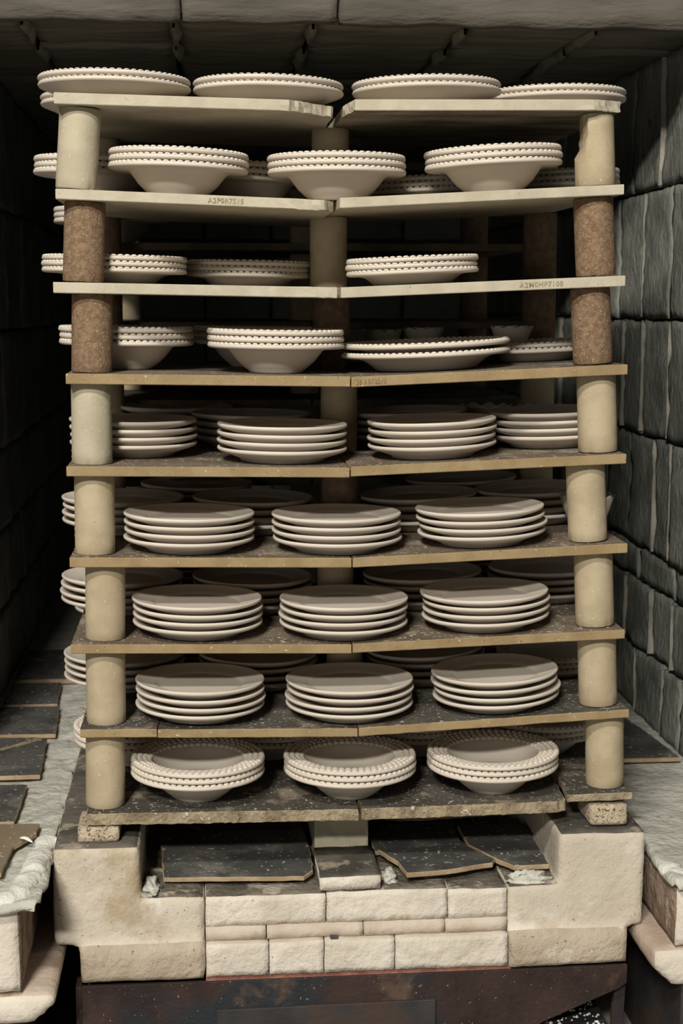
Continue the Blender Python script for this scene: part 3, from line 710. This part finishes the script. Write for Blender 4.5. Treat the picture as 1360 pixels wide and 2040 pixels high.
# small bowl with wavy rim
def wavy(R, H, n=96, lobes=10):
    prof_o = [(.0, .002), (.32, .002), (.34, 0), (.37, 0), (.40, .03), (.55, .14), (.72, .38), (.86, .68), (.95, .92), (1.0, 1.0)]
    prof_i = [(.965, 1.0), (.91, .90), (.81, .66), (.67, .38), (.5, .17), (.3, .10), (0, .09)]
    V = []; F = []; st = []
    for (r, z) in prof_o + prof_i:
        st.append(len(V))
        if r < 1e-6: V.append((0, 0, z * H if z > .01 else .002)); continue
        for i in range(n):
            a = 2 * pi * i / n; lob = abs(cos(lobes * a / 2)); tt = max(0, (z - .25) / .75)
            rr = R * r * (1 + .05 * (lob - .6) * tt); zz = z * H + H * .13 * (lob - .6) * tt * tt
            V.append((rr * cos(a), rr * sin(a), zz))
    pr_ = prof_o + prof_i
    for q in range(len(pr_) - 1):
        for i in range(n):
            j = (i + 1) % n
            if pr_[q][0] < 1e-6: F.append((st[q], st[q + 1] + j, st[q + 1] + i))
            elif pr_[q + 1][0] < 1e-6: F.append((st[q] + i, st[q] + j, st[q + 1]))
            else: F.append((st[q] + i, st[q] + j, st[q + 1] + j, st[q + 1] + i))
    return V, F
WV = {k: mesh('wavy_bowl', *wavy(R, H), M['bisque']) for k, R, H in (('a', .063, .068), ('b', .060, .076), ('c', .048, .050))}

def place(kind, loc, ay, rz, label, group):
    K = KIND[kind]
    o = bpy.data.objects.new(K['name'], K['body']); col.objects.link(o); o.location = loc; o.rotation_euler = (Matrix.Rotation(ay, 3, 'Y') @ Matrix.Rotation(rz, 3, 'Z')).to_euler()
    tag(o, label, 'bowl' if kind == 'bowl' else ('platter' if kind == 'platter' else 'plate'), group)
    if K['beads']:
        b = bpy.data.objects.new('beaded_rim', K['beads']); col.objects.link(b); b.parent = o
    return o
GR = {'plain': 'smooth plates in stacks', 'bowl': 'beaded deep bowls in stacks', 'mid': 'beaded plates in stacks', 'bigmid': 'wide beaded plates in stacks', 'charger': 'beaded chargers on the top shelf', 'platter': 'large beaded platters'}
POS = {2: ['lower', 'upper'], 3: ['lowest', 'middle', 'topmost'], 4: ['lowest', 'second lowest', 'second from top', 'topmost']}
def stack(l, kind, n, px, Y, where, jit=.0018, seed=None):
    K = KIND[kind]; zz = zs(l, 0) + .04; x = px2x(px, Y, zz)
    z = zs(l, x); s = slope(l, x); ay = -atan(s)
    if Y > .735 and l < 20: pass
    hz = 'shelf' 
    for i in range(n):
        jx, jy = (random.uniform(-jit, jit), random.uniform(-jit, jit)) if i else (0, 0)
        dx = i * K['sp'] * (-s)
        lab = f"{K['desc']}, {POS[n][i]} of the {where} stack, {tier(l)}"
        place(kind, (x + jx + dx, Y + jy, z + .0006 + i * K['sp'] + s * jx), ay + random.uniform(-.0008, .0008), random.uniform(0, 6.28), lab, GR[kind])
# top tier
for px, Y, wh in ((228, .145, 'front far left'), (534, .145, 'front centre left'), (850, .145, 'front centre right'), (1104, .275, 'rear far right'), (220, .455, 'rear far left')): stack(1, 'charger', 2, px, Y, wh)
# second tier
for px, wh in ((353.5, 'front left'), (671, 'front middle'), (984.5, 'front right')): stack(2, 'bowl', 3, px, .130, wh)
for px, wh in ((197, 'rear left'), (490, 'rear centre')): stack(2, 'bowl', 3, px, .375, wh)
stack(2, 'mid', 3, 828, .40, 'rear centre right'); stack(2, 'mid', 3, 1112, .40, 'rear far right')
# third tier
stack(3, 'bigmid', 3, 228, .25, 'left'); stack(3, 'mid', 3, 494, .38, 'centre left'); stack(3, 'mid', 3, 822, .15, 'right')
# fourth tier
stack(4, 'bowl', 3, 252, .245, 'left'); stack(4, 'bowl', 3, 549, .135, 'middle'); stack(4, 'bowl', 3, 508, .43, 'rear centre')
stack(4, 'platter', 2, 849, .185, 'front right'); stack(4, 'mid', 2, 1063, .36, 'far right'); stack(4, 'mid', 2, 802, .575, 'rear centre right')
# fifth tier
for px, Y, wh in ((266, .245, 'left'), (561.5, .135, 'centre left'), (861, .135, 'centre right'), (1096, .245, 'right'), (500, .44, 'rear centre left'), (352, .655, 'rear left'), (815, .42, 'rear centre right')):
    stack(5, 'plain', 4, px, Y, wh)
# sixth to eighth tiers
def plainrow(l, fr, sec, third):
    for px, wh in zip(fr, ('front left', 'front middle', 'front right')): stack(l, 'plain', 4, px, .112, wh, jit=.0035)
    for px, wh in sec: stack(l, 'plain', 4, px, .375, 'second-row ' + wh, jit=.003)
    for px, wh in third: stack(l, 'plain', 4, px, .642, 'third-row ' + wh, jit=.003)
plainrow(6, (376, 672, 959.5), ((246, 'left'), (501, 'centre left'), (836, 'centre right'), (1064, 'right')), ((392, 'left'), (920, 'right')))
plainrow(7, (393.5, 684, 967), ((243, 'left'), (500, 'centre left'), (842, 'centre right'), (1090, 'right')), ((370, 'left'), (922, 'right')))
plainrow(8, (398, 695.5, 988), ((248, 'left'), (512, 'centre left'), (849, 'centre right')), ((380, 'left'), (922, 'right')))
stack(8, 'mid', 3, 1108, .375, 'second-row right')
# bottom tier
for px, wh in ((393.5, 'front left'), (696.5, 'front middle'), (981, 'front right')): stack(9, 'bowl', 3, px, .112, wh)
for px, Y, wh in ((272, .375, 'second-row left'), (534, .405, 'second-row centre left'), (833, .41, 'second-row centre right'), (1080, .375, 'second-row right')): stack(9, 'bowl', 3, px, Y, wh)
# rear stack on its own shelves: what shows past the front one
for z_i, px, kind, wh in ((1, 222, 'bowl', 'left'), (6, 255, 'plain', 'left'), (5, 255, 'plain', 'left'), (4, 250, 'plain', 'left')):
    l = 20 + z_i; K = KIND[kind]; x = px2x(px, .885, RL[z_i] + .03); n = 2 if kind == 'charger' else 3
    for i in range(n):
        place(kind, (x, .885, RL[z_i] + .0006 + i * K['sp']), 0, i, f"{K['desc']}, {POS[n][i]} on the {['top','second','third','fourth','fifth','sixth','seventh','eighth'][z_i]} rear-stack shelf, {wh}", GR[kind])
# wavy bowls
def wavyb(k, px, Y, z, label, l=None):
    x = px2x(px, Y, z or 1.4)
    if l: z = zs(l, x) + .0006
    o = bpy.data.objects.new('wavy_bowl', WV[k]); col.objects.link(o); o.location = (x, Y, z); o.rotation_euler = (0, 0, random.uniform(0, 6)); tag(o, label, 'bowl', 'small bowls with wavy rims')
wavyb('a', 965, .585, 1.38, 'small wavy-rimmed bowl behind the plates, centre right, fifth tier down', 5)
wavyb('a', 1086, .485, 1.38, 'small wavy-rimmed bowl behind the right plate stack, fifth tier down', 5)
wavyb('b', 1168, .205, 1.20, 'small wavy-rimmed bowl behind the front right post, sixth tier down', 6)
x4 = px2x(802, .575, 1.54); x5 = px2x(1063, .36, 1.54)
def on_mid(xc, Yc, dx, label):
    z = zs(4, xc) + 2 * KIND['mid']['sp'] + .0012
    o = bpy.data.objects.new('wavy_bowl', WV['c']); col.objects.link(o); o.location = (xc + dx, Yc, z + dx * slope(4, xc) + .0015); tag(o, label, 'bowl', 'small bowls with wavy rims')
on_mid(x4, .575, -.049, 'dim wavy-rimmed bowl, leftmost of three at the back, fourth tier down')
on_mid(x4, .575, .050, 'dim wavy-rimmed bowl, middle of three at the back, fourth tier down')
on_mid(x5, .365, -.050, 'dim wavy-rimmed bowl, rightmost of three at the back, fourth tier down')
